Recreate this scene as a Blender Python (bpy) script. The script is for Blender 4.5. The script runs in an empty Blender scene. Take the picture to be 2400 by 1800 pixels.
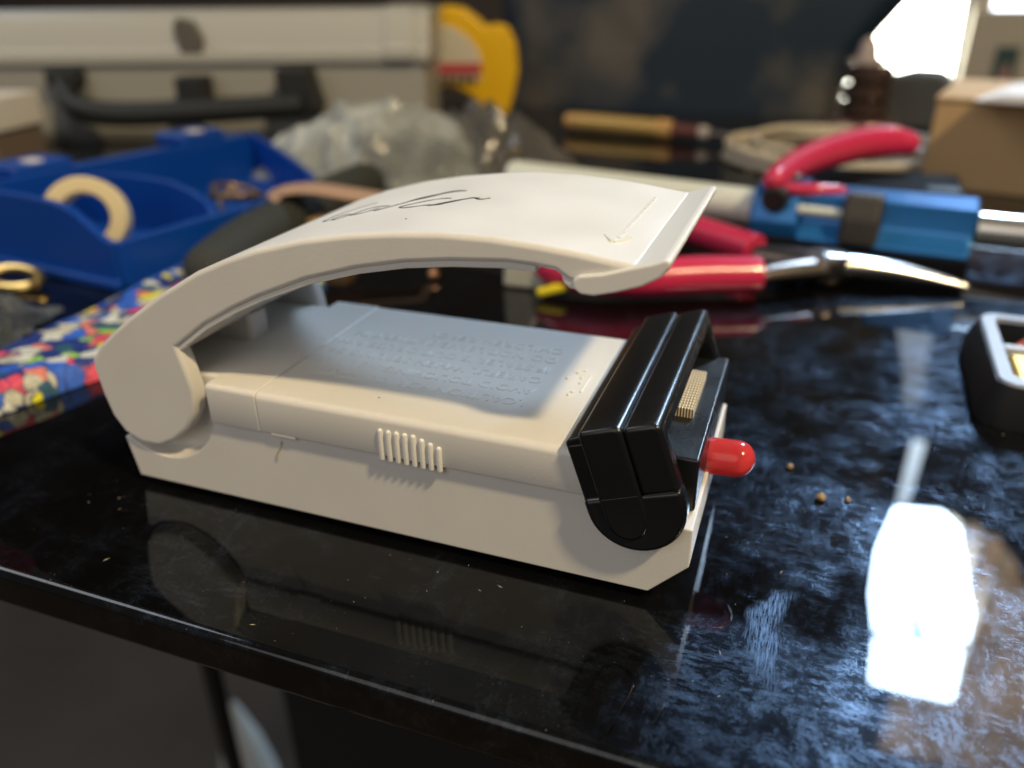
import bpy, bmesh, math, random
from mathutils import Vector, Matrix, noise
random.seed(7)
S = 0.001                                   # every length below is written in millimetres
scene = bpy.context.scene
COL = scene.collection
# ------------------------------------------------------------------ camera
cam_d = bpy.data.cameras.new("camera")
cam = bpy.data.objects.new("camera", cam_d)
COL.objects.link(cam)
scene.camera = cam
CAM = Vector((6.846, -81.51, 71.80))
yaw, pitch, roll = math.radians(20.477), math.radians(26.301), math.radians(-0.533)
Rz = Matrix.Rotation(yaw, 3, 'Z')
fwd = Rz @ Vector((0, math.cos(pitch), -math.sin(pitch)))
rgt = Rz @ Vector((1, 0, 0))
upv = rgt.cross(fwd)
r2 = math.cos(roll) * rgt + math.sin(roll) * upv
u2 = -math.sin(roll) * rgt + math.cos(roll) * upv
m = Matrix((r2, u2, -fwd)).transposed().to_4x4()
m.translation = CAM * S
cam.matrix_world = m
cam_d.sensor_width = 36.0
cam_d.lens = 1846.27 / 2400 * 36.0
cam_d.clip_start = 0.004
cam_d.clip_end = 60
cam_d.dof.use_dof = True
cam_d.dof.focus_distance = 0.100
cam_d.dof.aperture_fstop = 13.0
# ------------------------------------------------------------------ world, lamps, exposure
world = bpy.data.worlds.new("World")
scene.world = world
world.use_nodes = True
bg = world.node_tree.nodes['Background']
bg.inputs[0].default_value = (0.95, 0.95, 1.0, 1)
bg.inputs[1].default_value = 0.085
scene.view_settings.view_transform = 'Standard'
scene.view_settings.look = 'None'
scene.view_settings.exposure = 0.0
scene.view_settings.gamma = 1.0

def area(name, loc, target, size, energy, color, shape='DISK'):
    d = bpy.data.lights.new(name, 'AREA')
    d.shape = shape; d.size = size; d.energy = energy; d.color = color
    o = bpy.data.objects.new(name, d)
    COL.objects.link(o)
    o.location = Vector(loc)
    o.rotation_euler = (Vector(target) - Vector(loc)).to_track_quat('-Z', 'Y').to_euler()
    return o
area("room_bulb", (0.69, -0.29, 1.06), (-0.03, 0.02, 0.02), 0.09, 15.0, (1.0, 0.79, 0.46))
area("room_bounce", (-0.35, -1.5, 0.85), (-0.03, 0.0, 0.0), 1.5, 7.2, (1.0, 0.93, 0.85))  # soft fill lamp added behind the camera for the near side faces

area("left_fill_lamp", (-1.25, -0.12, 1.25), (-0.05, 0.02, 0.02), 0.7, 5.5, (0.93, 0.97, 1.0))  # soft fill lamp added at left to brighten the hinge deck

# ------------------------------------------------------------------ materials
def mat(name, color=(.5, .5, .5), rough=.5, metal=0., spec=.5, ior=1.5, bump=None, bump_scale=200., var=0., var_scale=40.,
        trans=0., sss=0., coat=0., rough_var=0.):
    mt = bpy.data.materials.new(name); mt.use_nodes = True
    nt = mt.node_tree; b = nt.nodes['Principled BSDF']
    b.inputs['Base Color'].default_value = (*color, 1)
    b.inputs['Roughness'].default_value = rough
    b.inputs['Metallic'].default_value = metal
    b.inputs['IOR'].default_value = ior
    b.inputs['Specular IOR Level'].default_value = spec
    b.inputs['Transmission Weight'].default_value = trans
    b.inputs['Coat Weight'].default_value = coat
    if sss:
        b.inputs['Subsurface Weight'].default_value = sss
        b.inputs['Subsurface Radius'].default_value = (1, .6, .4)
        b.inputs['Subsurface Scale'].default_value = 0.0008
    co = nt.nodes.new('ShaderNodeTexCoord')
    if var or rough_var:
        n = nt.nodes.new('ShaderNodeTexNoise'); n.inputs['Scale'].default_value = var_scale; n.inputs['Detail'].default_value = 6
        nt.links.new(co.outputs['Object'], n.inputs['Vector'])
        if var:
            mx = nt.nodes.new('ShaderNodeMix'); mx.data_type = 'RGBA'
            mx.inputs[6].default_value = (*[c * (1 - var) for c in color], 1)
            mx.inputs[7].default_value = (*[min(1, c * (1 + var)) for c in color], 1)
            nt.links.new(n.outputs[0], mx.inputs[0]); nt.links.new(mx.outputs[2], b.inputs['Base Color'])
        if rough_var:
            mr = nt.nodes.new('ShaderNodeMapRange')
            mr.inputs[1].default_value = .3; mr.inputs[2].default_value = .7
            mr.inputs[3].default_value = max(.01, rough - rough_var); mr.inputs[4].default_value = rough + rough_var
            nt.links.new(n.outputs[0], mr.inputs[0]); nt.links.new(mr.outputs[0], b.inputs['Roughness'])
    if bump:
        n2 = nt.nodes.new('ShaderNodeTexNoise'); n2.inputs['Scale'].default_value = bump_scale; n2.inputs['Detail'].default_value = 3
        nt.links.new(co.outputs['Object'], n2.inputs['Vector'])
        bp = nt.nodes.new('ShaderNodeBump'); bp.inputs['Strength'].default_value = bump; bp.inputs['Distance'].default_value = .0002
        nt.links.new(n2.outputs[0], bp.inputs['Height']); nt.links.new(bp.outputs[0], b.inputs['Normal'])
    return mt

def emit(name, color, strength):
    mt = bpy.data.materials.new(name); mt.use_nodes = True
    nt = mt.node_tree; nt.nodes.clear()
    o = nt.nodes.new('ShaderNodeOutputMaterial'); e = nt.nodes.new('ShaderNodeEmission')
    e.inputs[0].default_value = (*color, 1); e.inputs[1].default_value = strength
    nt.links.new(e.outputs[0], o.inputs[0])
    return mt

white = mat('white_plastic', (.75, .725, .685), .42, bump=.10, bump_scale=2500, var=.05, var_scale=90, sss=.12, rough_var=.07)
white2 = mat('white_plastic_polished', (.80, .78, .74), .28, bump=.04, bump_scale=1500, var=.02, var_scale=60, sss=.12)
black = mat('black_plastic', (.006, .006, .007), .25, bump=.045, bump_scale=700, rough_var=.04, var_scale=120)
black_b = mat('black_plastic_satin', (.010, .011, .013), .30, bump=.18, bump_scale=1800, rough_var=.06, var_scale=200)
ink = mat('black_ink', (.012, .012, .015), .45)
rubber = mat('black_rubber', (.012, .013, .014), .55)
blue_tray = mat('blue_plastic', (.002, .055, .34), .36, var=.12, var_scale=30, bump=.1)
blue_paint = mat('blue_anodised', (.02, .16, .46), .30, metal=.35, var=.1, var_scale=60)
red = mat('red_grip_vinyl', (.62, .030, .095), .24, bump=.05, bump_scale=300, coat=.3)
steel = mat('polished_steel', (.62, .60, .57), .24, metal=1., var=.15, var_scale=90)
dark_steel = mat('dark_steel', (.20, .17, .15), .3, metal=1., var=.25, var_scale=120)
cream = mat('cream_plastic', (.70, .74, .68), .32)
gold = mat('brass', (.75, .52, .18), .28, metal=1.)
wood = mat('varnished_wood', (.48, .28, .10), .35, var=.2, var_scale=50)
maroon = mat('maroon_ferrule', (.11, .035, .03), .35)
yellow = mat('yellow_plastic', (.80, .47, .006), .35, var=.05)
grey_case = mat('warm_grey_plastic', (.34, .335, .31), .5, var=.06, var_scale=8, bump=.1, bump_scale=300)
grey_lid = mat('pale_grey_plastic', (.42, .42, .40), .42, var=.05, var_scale=8)
grey_dark = mat('dark_taupe_plastic', (.11, .10, .088), .5)
cardb = mat('brown_cardboard', (.52, .34, .165), .85, var=.10, var_scale=40, bump=.2, bump_scale=400)
paper = mat('white_paper', (.72, .69, .68), .7)
tan = mat('tan_leather', (.42, .27, .19), .55, var=.1)
tapem = mat('masking_tape', (.76, .64, .38), .7, var=.06)
pouch_m = mat('dark_grey_foam', (.030, .033, .030), .75, bump=.4, bump_scale=500)
cable_m = mat('beige_cable', (.50, .44, .35), .45)
amber = mat('amber_rosin', (.36, .25, .13), .3, coat=.3, var=.4, var_scale=900)
dust_m = mat('pale_dust', (.38, .34, .28), .8)
matte_black = mat('flat_matte_black', (.005, .006, .008), .6)
gaff = mat('dark_grey_cloth', (.05, .052, .055), .8, var=.3, var_scale=25)

def led_material():
    mt = bpy.data.materials.new('red_epoxy'); mt.use_nodes = True
    b = mt.node_tree.nodes['Principled BSDF']
    b.inputs['Base Color'].default_value = (1.0, .085, .10, 1)
    b.inputs['Roughness'].default_value = .16
    b.inputs['Specular IOR Level'].default_value = .35
    b.inputs['Transmission Weight'].default_value = .45
    b.inputs['Subsurface Weight'].default_value = .9
    b.inputs['Subsurface Radius'].default_value = (1, .1, .08)
    b.inputs['Subsurface Scale'].default_value = .0015
    return mt
red_epoxy = led_material()

def glass_table_material():
    mt = bpy.data.materials.new('black_glass_with_smudges'); mt.use_nodes = True
    nt = mt.node_tree; N = nt.nodes; L = nt.links
    b = N['Principled BSDF']; out = N['Material Output']
    b.inputs['Base Color'].default_value = (.0022, .0022, .0024, 1); b.inputs['Roughness'].default_value = .015
    b.inputs['IOR'].default_value = 1.40
    co = N.new('ShaderNodeTexCoord')
    def noise_n(scale, detail, rough=.6, dist=0., stretch=None, rot=0.):
        n = N.new('ShaderNodeTexNoise'); n.inputs['Scale'].default_value = scale; n.inputs['Detail'].default_value = detail
        n.inputs['Roughness'].default_value = rough; n.inputs['Distortion'].default_value = dist
        if stretch:
            mp = N.new('ShaderNodeMapping'); mp.inputs['Scale'].default_value = stretch; mp.inputs['Rotation'].default_value = (0, 0, rot)
            L.new(co.outputs['Object'], mp.inputs[0]); L.new(mp.outputs[0], n.inputs['Vector'])
        else:
            L.new(co.outputs['Object'], n.inputs['Vector'])
        return n
    def rng(src, a, c, lo=0., hi=1.):
        r = N.new('ShaderNodeMapRange'); r.inputs[1].default_value = a; r.inputs[2].default_value = c
        r.inputs[3].default_value = lo; r.inputs[4].default_value = hi; r.clamp = True
        L.new(src, r.inputs[0]); return r.outputs[0]
    def mth(op, a, c):
        k = N.new('ShaderNodeMath'); k.operation = op
        for i, v in enumerate((a, c)):
            if isinstance(v, (int, float)): k.inputs[i].default_value = v
            else: L.new(v, k.inputs[i])
        k.use_clamp = True
        return k.outputs[0]
    big = rng(noise_n(34, 4, .6).outputs[0], .42, .64, .04, 1.)
    m1 = rng(noise_n(60, 2, .5).outputs[0], .44, .58)
    inv = mth('SUBTRACT', 1., m1)
    st1 = rng(noise_n(75, 10, .80, .15, (1, 3.2, 1), .75).outputs[0], .50, .68)
    st2 = rng(noise_n(85, 10, .80, .15, (3.0, 1, 1), .9).outputs[0], .50, .69)
    st3 = rng(noise_n(120, 9, .82, .2, (1, 2.4, 1), -.35).outputs[0], .53, .70)
    blot = rng(noise_n(210, 8, .8, .2).outputs[0], .50, .68)
    fine = rng(noise_n(1500, 5, .8).outputs[0], .38, .62, .25, 1.)
    a = mth('ADD', mth('MULTIPLY', st1, m1), mth('MULTIPLY', st2, inv))
    a = mth('MAXIMUM', a, mth('MULTIPLY', st3, .9)); a = mth('MAXIMUM', a, mth('MULTIPLY', blot, .8))
    a = mth('ADD', mth('MULTIPLY', mth('MULTIPLY', a, big), fine), mth('MULTIPLY', big, .035))
    # a finger wipe: a curved band (radius about an arc centre) right of the sealer's corner
    sep = N.new('ShaderNodeSeparateXYZ'); L.new(co.outputs['Object'], sep.inputs[0])
    wp = noise_n(120, 3).outputs[0]
    dx = N.new('ShaderNodeVectorMath'); dx.operation = 'DISTANCE'; dx.inputs[1].default_value = (.026, -.002, 0.)
    fl = N.new('ShaderNodeVectorMath'); fl.operation = 'MULTIPLY'; fl.inputs[1].default_value = (1, 1, 0)
    L.new(co.outputs['Object'], fl.inputs[0]); L.new(fl.outputs[0], dx.inputs[0])
    wob = N.new('ShaderNodeMath'); wob.operation = 'MULTIPLY_ADD'; L.new(wp, wob.inputs[0]); wob.inputs[1].default_value = .006; L.new(dx.outputs['Value'], wob.inputs[2])
    ring = mth('MULTIPLY', rng(wob.outputs[0], .0176, .0192), rng(wob.outputs[0], .0218, .0204))
    ymask = mth('MULTIPLY', rng(sep.outputs['Y'], -.012, -.005), rng(sep.outputs['Y'], .0085, .0060))
    xmask = rng(sep.outputs['X'], .020, .018)
    grain = rng(noise_n(520, 6, .8, .2, (7, .6, 1), .1).outputs[0], .40, .66, .0, 1.)
    wipe = mth('MULTIPLY', mth('MULTIPLY', mth('MULTIPLY', ring, ymask), xmask), grain)
    a = mth('MAXIMUM', a, mth('MULTIPLY', wipe, .75))
    # fine scratches: long thin threads of stretched noise in three directions
    def thread(sx, sy, rot, sc):
        n = noise_n(sc, 2, .4, .05, (sx, sy, 1), rot).outputs[0]
        d = N.new('ShaderNodeMath'); d.operation = 'SUBTRACT'; L.new(n, d.inputs[0]); d.inputs[1].default_value = .5
        e = N.new('ShaderNodeMath'); e.operation = 'ABSOLUTE'; L.new(d.outputs[0], e.inputs[0])
        return rng(e.outputs[0], .004, .0)
    t1 = thread(1, 22, .5, 60); t2 = thread(18, 1, .25, 55); t3 = thread(1, 16, -.7, 70)
    scr = mth('MULTIPLY', mth('MAXIMUM', mth('MAXIMUM', t1, t2), t3), rng(noise_n(140, 4).outputs[0], .54, .66))
    a = mth('MAXIMUM', a, mth('MULTIPLY', scr, .45))
    g = N.new('ShaderNodeBsdfAnisotropic'); g.inputs['Color'].default_value = (.11, .145, .20, 1); g.inputs['Roughness'].default_value = .37
    g2 = N.new('ShaderNodeBsdfAnisotropic'); g2.inputs['Color'].default_value = (.05, .062, .08, 1); g2.inputs['Roughness'].default_value = .24
    ad = N.new('ShaderNodeAddShader'); L.new(g.outputs[0], ad.inputs[0]); L.new(g2.outputs[0], ad.inputs[1])
    mixf = mth('MULTIPLY', a, .85)
    nul = N.new('ShaderNodeBsdfDiffuse'); nul.inputs[0].default_value = (0, 0, 0, 1)
    ms = N.new('ShaderNodeMixShader'); L.new(mixf, ms.inputs[0]); L.new(nul.outputs[0], ms.inputs[1]); L.new(ad.outputs[0], ms.inputs[2])
    fin = N.new('ShaderNodeAddShader'); L.new(b.outputs[0], fin.inputs[0]); L.new(ms.outputs[0], fin.inputs[1])
    L.new(fin.outputs[0], out.inputs[0])
    return mt
table_glass = glass_table_material()

# ------------------------------------------------------------------ helpers
def tag(o, label=None, cat=None, group=None, kind=None):
    for k, v in (('label', label), ('category', cat), ('group', group), ('kind', kind)):
        if v: o[k] = v
    return o
def thing(name, label, cat, loc=(0, 0, 0), rz=0., group=None):
    o = bpy.data.objects.new(name, None); COL.objects.link(o)
    o.empty_display_size = .01
    o.location = Vector(loc) * S; o.rotation_euler = (0, 0, rz)
    return tag(o, label, cat, group)
def link(name, verts, faces, mt, parent=None, bevel=0., seg=3, smooth=True, loc=None, rz=0., ang=30, sharp=None, clamp=True):
    me = bpy.data.meshes.new(name)
    me.from_pydata([tuple(c * S for c in v) for v in verts], [], faces)
    bm = bmesh.new(); bm.from_mesh(me); bmesh.ops.recalc_face_normals(bm, faces=bm.faces); bm.to_mesh(me); bm.free()
    me.materials.append(mt)
    if smooth: me.shade_smooth()
    o = bpy.data.objects.new(name, me); COL.objects.link(o)
    if parent: o.parent = parent
    if loc: o.location = Vector(loc) * S
    if rz: o.rotation_euler = (0, 0, rz)
    if bevel:
        bv = o.modifiers.new('bevel', 'BEVEL'); bv.width = bevel * S; bv.segments = seg; bv.limit_method = 'ANGLE'
        bv.angle_limit = math.radians(ang); bv.harden_normals = True; bv.use_clamp_overlap = clamp
    elif smooth:
        me.set_sharp_from_angle(angle=math.radians(sharp or 35))
    return o
def boxg(x0, x1, y0, y1, z0, z1):
    v = [(x, y, z) for x in (x0, x1) for y in (y0, y1) for z in (z0, z1)]
    f = [(0, 1, 3, 2), (4, 6, 7, 5), (0, 4, 5, 1), (2, 3, 7, 6), (0, 2, 6, 4), (1, 5, 7, 3)]
    return v, f
def box(name, b, mt, parent=None, bevel=.5, **k):
    v, f = boxg(*b); return link(name, v, f, mt, parent, bevel, **k)
def prism(name, prof, y0, y1, mt, parent=None, bevel=.4, axis='y', **k):
    """profile in (x,z) extruded along y (axis='y') or in (x,y) extruded along z (axis='z')"""
    n = len(prof)
    if axis == 'y': v = [(x, y0, z) for x, z in prof] + [(x, y1, z) for x, z in prof]
    else: v = [(x, y, y0) for x, y in prof] + [(x, y, y1) for x, y in prof]
    f = [tuple(range(n)), tuple(range(2 * n - 1, n - 1, -1))] + [(i, (i + 1) % n, n + (i + 1) % n, n + i) for i in range(n)]
    return link(name, v, f, mt, parent, bevel, **k)
def merge(parts):
    V, F = [], []
    for v, f in parts:
        k = len(V); V += list(v); F += [tuple(i + k for i in q) for q in f]
    return V, F
def tubeg(pts, rad, n=12, flat=1., closed=False, fl_axis=None):
    P = [Vector(p) for p in pts]; R_ = rad if isinstance(rad, (list, tuple)) else [rad] * len(P)
    V, F = [], []
    up = Vector((0, 0, 1)); M = len(P)
    for i, p in enumerate(P):
        if closed: t = (P[(i + 1) % M] - P[i - 1]).normalized()
        else: t = (P[min(i + 1, M - 1)] - P[max(i - 1, 0)]).normalized()
        a = t.cross(up)
        if a.length < .05: a = t.cross(Vector((0, 1, 0)))
        a.normalize(); b = a.cross(t).normalized()
        for j in range(n):
            th = 2 * math.pi * j / n
            V.append(tuple(p + a * (R_[i] * math.cos(th)) + b * (R_[i] * flat * math.sin(th))))
    for i in range(M if closed else M - 1):
        for j in range(n):
            i2 = (i + 1) % M
            F.append((i * n + j, i * n + (j + 1) % n, i2 * n + (j + 1) % n, i2 * n + j))
    if not closed:
        F.append(tuple(range(n))); F.append(tuple(range((M - 1) * n, M * n)))
    return V, F
def smooth_path(pts, rad, k=6):
    """Catmull-Rom resample of points (and radii)"""
    P = [Vector(p) for p in pts]; n = len(P); out = []; ro = []
    R_ = rad if isinstance(rad, (list, tuple)) else [rad] * n
    for i in range(n - 1):
        a, b, c, d = P[max(i - 1, 0)], P[i], P[i + 1], P[min(i + 2, n - 1)]
        for j in range(k):
            t = j / k
            out.append(.5 * ((2 * b) + (c - a) * t + (2 * a - 5 * b + 4 * c - d) * t * t + (3 * b - a - 3 * c + d) * t ** 3))
            ro.append(R_[i] * (1 - t) + R_[i + 1] * t)
    out.append(P[-1]); ro.append(R_[-1])
    return out, ro
def tube(name, pts, rad, mt, parent=None, n=12, k=6, flat=1., closed=False, round_ends=False, **kw):
    if k and not closed: pts, rad = smooth_path(pts, rad, k)
    if round_ends and not closed:
        pts = [Vector(p) for p in pts]; rad = list(rad) if isinstance(rad, (list, tuple)) else [rad] * len(pts)
        t0 = (pts[0] - pts[1]).normalized(); t1 = (pts[-1] - pts[-2]).normalized(); a, b = pts[0], pts[-1]; ra, rb = rad[0], rad[-1]
        pre = [(a + t0 * ra * math.sin(q), ra * math.cos(q)) for q in (1.5, 1.2, .9, .6, .3)]
        post = [(b + t1 * rb * math.sin(q), rb * math.cos(q)) for q in (.3, .6, .9, 1.2, 1.5)]
        pts = [p for p, _ in pre] + pts + [p for p, _ in post]; rad = [r for _, r in pre] + rad + [r for _, r in post]
    v, f = tubeg(pts, rad, n, flat, closed)
    return link(name, v, f, mt, parent, **kw)
def latheg(prof, n=24, c=(0, 0, 0)):
    V, F = [], []
    for r, z in prof:
        for j in range(n):
            a = 2 * math.pi * j / n; V.append((c[0] + r * math.cos(a), c[1] + r * math.sin(a), c[2] + z))
    for i in range(len(prof) - 1):
        for j in range(n): F.append((i * n + j, i * n + (j + 1) % n, (i + 1) * n + (j + 1) % n, (i + 1) * n + j))
    F.append(tuple(range(n))); F.append(tuple(range((len(prof) - 1) * n, len(prof) * n)))
    return V, F
def arc(cx, cz, r, a0, a1, n):
    return [(cx + r * math.cos(math.radians(a0 + (a1 - a0) * i / n)), cz + r * math.sin(math.radians(a0 + (a1 - a0) * i / n))) for i in range(n + 1)]

# ------------------------------------------------------------------ setting
def setting(o): return tag(o, kind='structure')
# black glass desk top (front edge at y=-26, 6.6 thick)
desk = thing('glass_desk', 'black glass desk top covered in smudges, carrying the white sealer', 'desk')
box('glass_top', (-1100, 700, -24.8, 480, -6.8, 0), table_glass, desk, bevel=1.3, seg=2)
leg_v, leg_f = latheg([(5, -740), (5, -20), (8, -14), (8, -7)], 20, (-262, 160, 0))
link('desk_leg', leg_v, leg_f, rubber, desk)
leg_v, leg_f = latheg([(16, -740), (16, -20), (20, -14), (20, -7)], 20, (560, 420, 0))
link('desk_leg', leg_v, leg_f, rubber, desk)
rug = mat('brown_floor', (.10, .072, .052), .9, var=.6, var_scale=5, bump=.5, bump_scale=60)
setting(link('floor', [(-3500, -1500, -740), (2500, -1500, -740), (2500, 3500, -740), (-3500, 3500, -740)], [(0, 1, 2, 3)], rug, smooth=False))
wallm = mat('brown_wall', (.050, .038, .033), .9, var=.3, var_scale=3)
# wall with an opening where the bright window stands
def rectf(x0, x1, z0, z1, y): return [(x0, y, z0), (x1, y, z0), (x1, y, z1), (x0, y, z1)], [(0, 1, 2, 3)]
v, f = merge([boxg(-3500, 40, 1304, 1390, -740, 1900), boxg(700, 2500, 1304, 1390, -740, 1900), boxg(40, 700, 1304, 1390, 1450, 1900),
              boxg(40, 700, 1304, 1390, -740, -130)])
setting(link('wall', v, f, wallm, smooth=False))

# window: frame, glass panes glowing with daylight, added glow patches, half drawn emissive curtain
wf = mat('window_frame_paint', (.42, .38, .32), .6)
win = thing('window', 'bright daylight window in the far wall beyond the desk, right of the dark chair', 'window', (300, 1300, -130))
def pane(poly, mt, name='pane', y=1300.):
    pts = [(x - 300, y - 1300, z + 130) for x, z in poly]
    n = len(pts); v = pts + [(x, y + 3, z) for x, y, z in pts]
    f = [tuple(range(n)), tuple(range(2 * n - 1, n - 1, -1))] + [(i, (i + 1) % n, n + (i + 1) % n, n + i) for i in range(n)]
    return link(name, v, f, mt, win, smooth=False)
sky_e = emit('daylight_pane', (.51, .73, 1.0), 150.)
teal = emit('teal_emission', (.0, .55, .75), 14.)
sky_low = emit('daylight_low_pane', (1.0, 1.0, .84), 14.)
glow_dim = emit('dim_glow_panel', (.75, .86, 1.0), 1.6)
pane([(238, 890), (252, 792), (326, 783), (362, 815), (390, 900), (424, 996), (430, 1062), (345, 1070), (267, 1084), (246, 1000)], sky_e)
pane([(315, 1023), (334, 1021), (357, 1069), (338, 1076)], teal, name='teal_glow_patch', y=1296)  # emissive patch added for a teal spot mirrored in the glass
pane([(272, 1108), (345, 1094), (426, 1090), (436, 1220), (284, 1222)], sky_e)
pane([(251, 645), (272, 645), (268, 778), (252, 784)], emit('daylight_slit_pane', (.7, .86, 1.0), 12.))
pane([(40, -75), (182, -68), (176, 110), (60, 110)], sky_low, y=1296)
pane([(214, 30), (330, 24), (330, 120), (214, 120)], emit('daylight_side_pane', (.85, .93, 1.), 6.), y=1292)
pane([(249, -48), (300, -48), (300, 16), (255, 16)], emit('daylight_side_pane', (.72, .85, 1.), 2.2), y=1292)
pane([(139, 420), (237, 411), (251, 576), (185, 588)], glow_dim)  # unseen glowing panel added for the pale column mirrored in the glass
v, f = boxg(-120, -2, -2, -22, 55, 98)
box('frame', (-118, 30, -18, 2, 38, 56), wf, win, bevel=2)
box('frame', (-112, -86, -12, 2, 56, 250), wf, win, bevel=2)
box('frame', (60, 130, 6, 22, 38, 420), wf, win, bevel=2)
curt = mat('tan_curtain', (.50, .38, .26), .9)
def glowing_cloth():  # cloth emits by itself, the backlight is put into its material
    mt = bpy.data.materials.new('tan_curtain_emissive'); mt.use_nodes = True
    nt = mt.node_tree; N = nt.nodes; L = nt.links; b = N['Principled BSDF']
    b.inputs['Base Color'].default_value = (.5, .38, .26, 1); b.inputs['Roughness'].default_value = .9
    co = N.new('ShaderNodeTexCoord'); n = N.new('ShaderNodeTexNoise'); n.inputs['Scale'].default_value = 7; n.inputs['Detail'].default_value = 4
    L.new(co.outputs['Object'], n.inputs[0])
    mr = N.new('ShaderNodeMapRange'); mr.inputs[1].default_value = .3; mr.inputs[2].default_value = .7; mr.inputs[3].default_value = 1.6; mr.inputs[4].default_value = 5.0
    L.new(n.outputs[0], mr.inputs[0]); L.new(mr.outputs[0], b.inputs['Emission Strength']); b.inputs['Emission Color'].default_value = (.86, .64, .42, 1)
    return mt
curt_e = glowing_cloth()
cv = thing('curtain', 'tan curtain with an added glow of its own beside the window panes', 'curtain', (500, 1280, 700))
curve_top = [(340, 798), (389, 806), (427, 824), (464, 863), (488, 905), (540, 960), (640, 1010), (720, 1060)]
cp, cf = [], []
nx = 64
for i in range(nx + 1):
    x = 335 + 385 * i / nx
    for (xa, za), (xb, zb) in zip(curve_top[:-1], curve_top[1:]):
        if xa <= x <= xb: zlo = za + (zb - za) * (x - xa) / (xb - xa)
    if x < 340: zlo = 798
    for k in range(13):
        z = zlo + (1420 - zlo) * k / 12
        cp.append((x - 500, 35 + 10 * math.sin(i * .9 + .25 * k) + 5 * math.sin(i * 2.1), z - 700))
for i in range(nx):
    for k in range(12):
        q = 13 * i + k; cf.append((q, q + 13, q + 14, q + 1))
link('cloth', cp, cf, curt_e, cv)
# pale wall column with small dark picture, seen right of the low bright pane
colm = thing('wall_pillar', 'pale beige window pillar at the top right behind the cardboard box', 'pillar', (236, 1270, -130))
box('pillar_shaft', (-48, 60, -10, 12, -600, 178), mat('beige_pillar_paint', (.50, .45, .38), .8, var=.1, var_scale=6), colm, bevel=2)
pic = thing('small_picture', 'small dark teal picture with a pink patch hung on the beige pillar', 'picture', (240, 1256, -48))
box('picture_board', (-13, 15, 0, 3, 0, 50), mat('teal_print', (.03, .075, .075), .5), pic, bevel=.4)
prism('pink_patch', [(-4, 2), (9, 2), (8, 22), (3, 30), (-3, 20)], -1, 0, mat('pink_print', (.42, .25, .22), .6), pic, bevel=0)

# dark chair back behind the desk
def dusty_black():
    mt = bpy.data.materials.new('dusty_black_leather'); mt.use_nodes = True
    nt = mt.node_tree; N = nt.nodes; L = nt.links; b = N['Principled BSDF']
    co = N.new('ShaderNodeTexCoord'); n = N.new('ShaderNodeTexNoise'); n.inputs['Scale'].default_value = 13; n.inputs['Detail'].default_value = 5
    L.new(co.outputs['Object'], n.inputs[0])
    cr = N.new('ShaderNodeValToRGB'); L.new(n.outputs[0], cr.inputs[0])
    cr.color_ramp.elements[0].position = .46; cr.color_ramp.elements[0].color = (.005, .017, .036, 1)
    cr.color_ramp.elements[1].position = .64; cr.color_ramp.elements[1].color = (.10, .09, .08, 1)
    L.new(cr.outputs[0], b.inputs['Base Color']); b.inputs['Roughness'].default_value = .55
    return mt
dusty = dusty_black()
chair = thing('office_chair', 'dark blue-black padded chair back with dusty patches, behind the desk', 'chair', (-60, 512, -60))
cb_out = [(-150, -200), (60, -200), (76, 60), (84, 90), (98, 111), (109, 126), (130, 165), (154, 240), (165, 300), (166, 350), (150, 400), (110, 425), (-60, 430), (-130, 400), (-152, 330), (-158, 200), (-156, 0)]
def pillow(outline, depth, name, mt, parent, rings=6):
    cx = sum(p[0] for p in outline) / len(outline); cz = sum(p[1] for p in outline) / len(outline)
    V, F = [], []; n = len(outline)
    for k in range(rings + 1):
        t = k / rings; s = 1 - .22 * t ** 2 if k < rings else .55
        y = -depth * math.sin(min(1, t * 1.0) * math.pi / 2)
        for x, z in outline: V.append((cx + (x - cx) * (1 - .16 * (1 - math.cos(t * math.pi / 2))), y, cz + (z - cz) * (1 - .16 * (1 - math.cos(t * math.pi / 2)))))
    for k in range(rings):
        for i in range(n): F.append((k * n + i, k * n + (i + 1) % n, (k + 1) * n + (i + 1) % n, (k + 1) * n + i))
    F.append(tuple(range(n))); F.append(tuple(range(rings * n, (rings + 1) * n)))
    return link(name, V, F, mt, parent, sharp=60)
pillow(cb_out, 26, 'back_cushion', dusty, chair)
box('back_shell', (-140, 60, 1, 14, -190, 300), rubber, chair, bevel=4)
box('post', (-60, -20, 14, 40, -660, -100), rubber, chair, bevel=4)

# ------------------------------------------------------------------ the sealer
sealer = thing('bag_sealer', 'white handheld bag sealer with raised lever, black head and red light on the glass', 'bag sealer', (0, 0, 1.5))
HS = 13.6; HT = 19.8; W = 35.6
# base shell: long tray with concave cradle under the hinge lobe
cradle = arc(-82.4, 16.2, 11.3, -12, -128, 14)
prof = [(-88.9, 0), (-4.9, 0), (0, 5.25), (0, 11.0), (-4.2, 11.0), (-4.2, HS), (-71.0, HS)] + cradle + [(-90.2, 7.1)]
prism('base_shell', prof, 0, W, white, sealer, bevel=.35, ang=25)
box('base_bridge', (-15, -8.2, 1.6, W - 1.6, 13.2, 17), white, sealer, bevel=.3)
for fx, fy in ((-84, 6), (-84, 29), (-12, 6), (-12, 29)):
    v, f = latheg([(2.6, -1.5), (2.8, -1.2), (2.8, .1)], 18, (fx, fy, 0)); link('rubber_foot', v, f, rubber, sealer)
box('hinge_block', (-88.0, -69.5, 3.6, W - 3.6, 3.0, 18.9), white, sealer, bevel=1.2)
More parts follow.
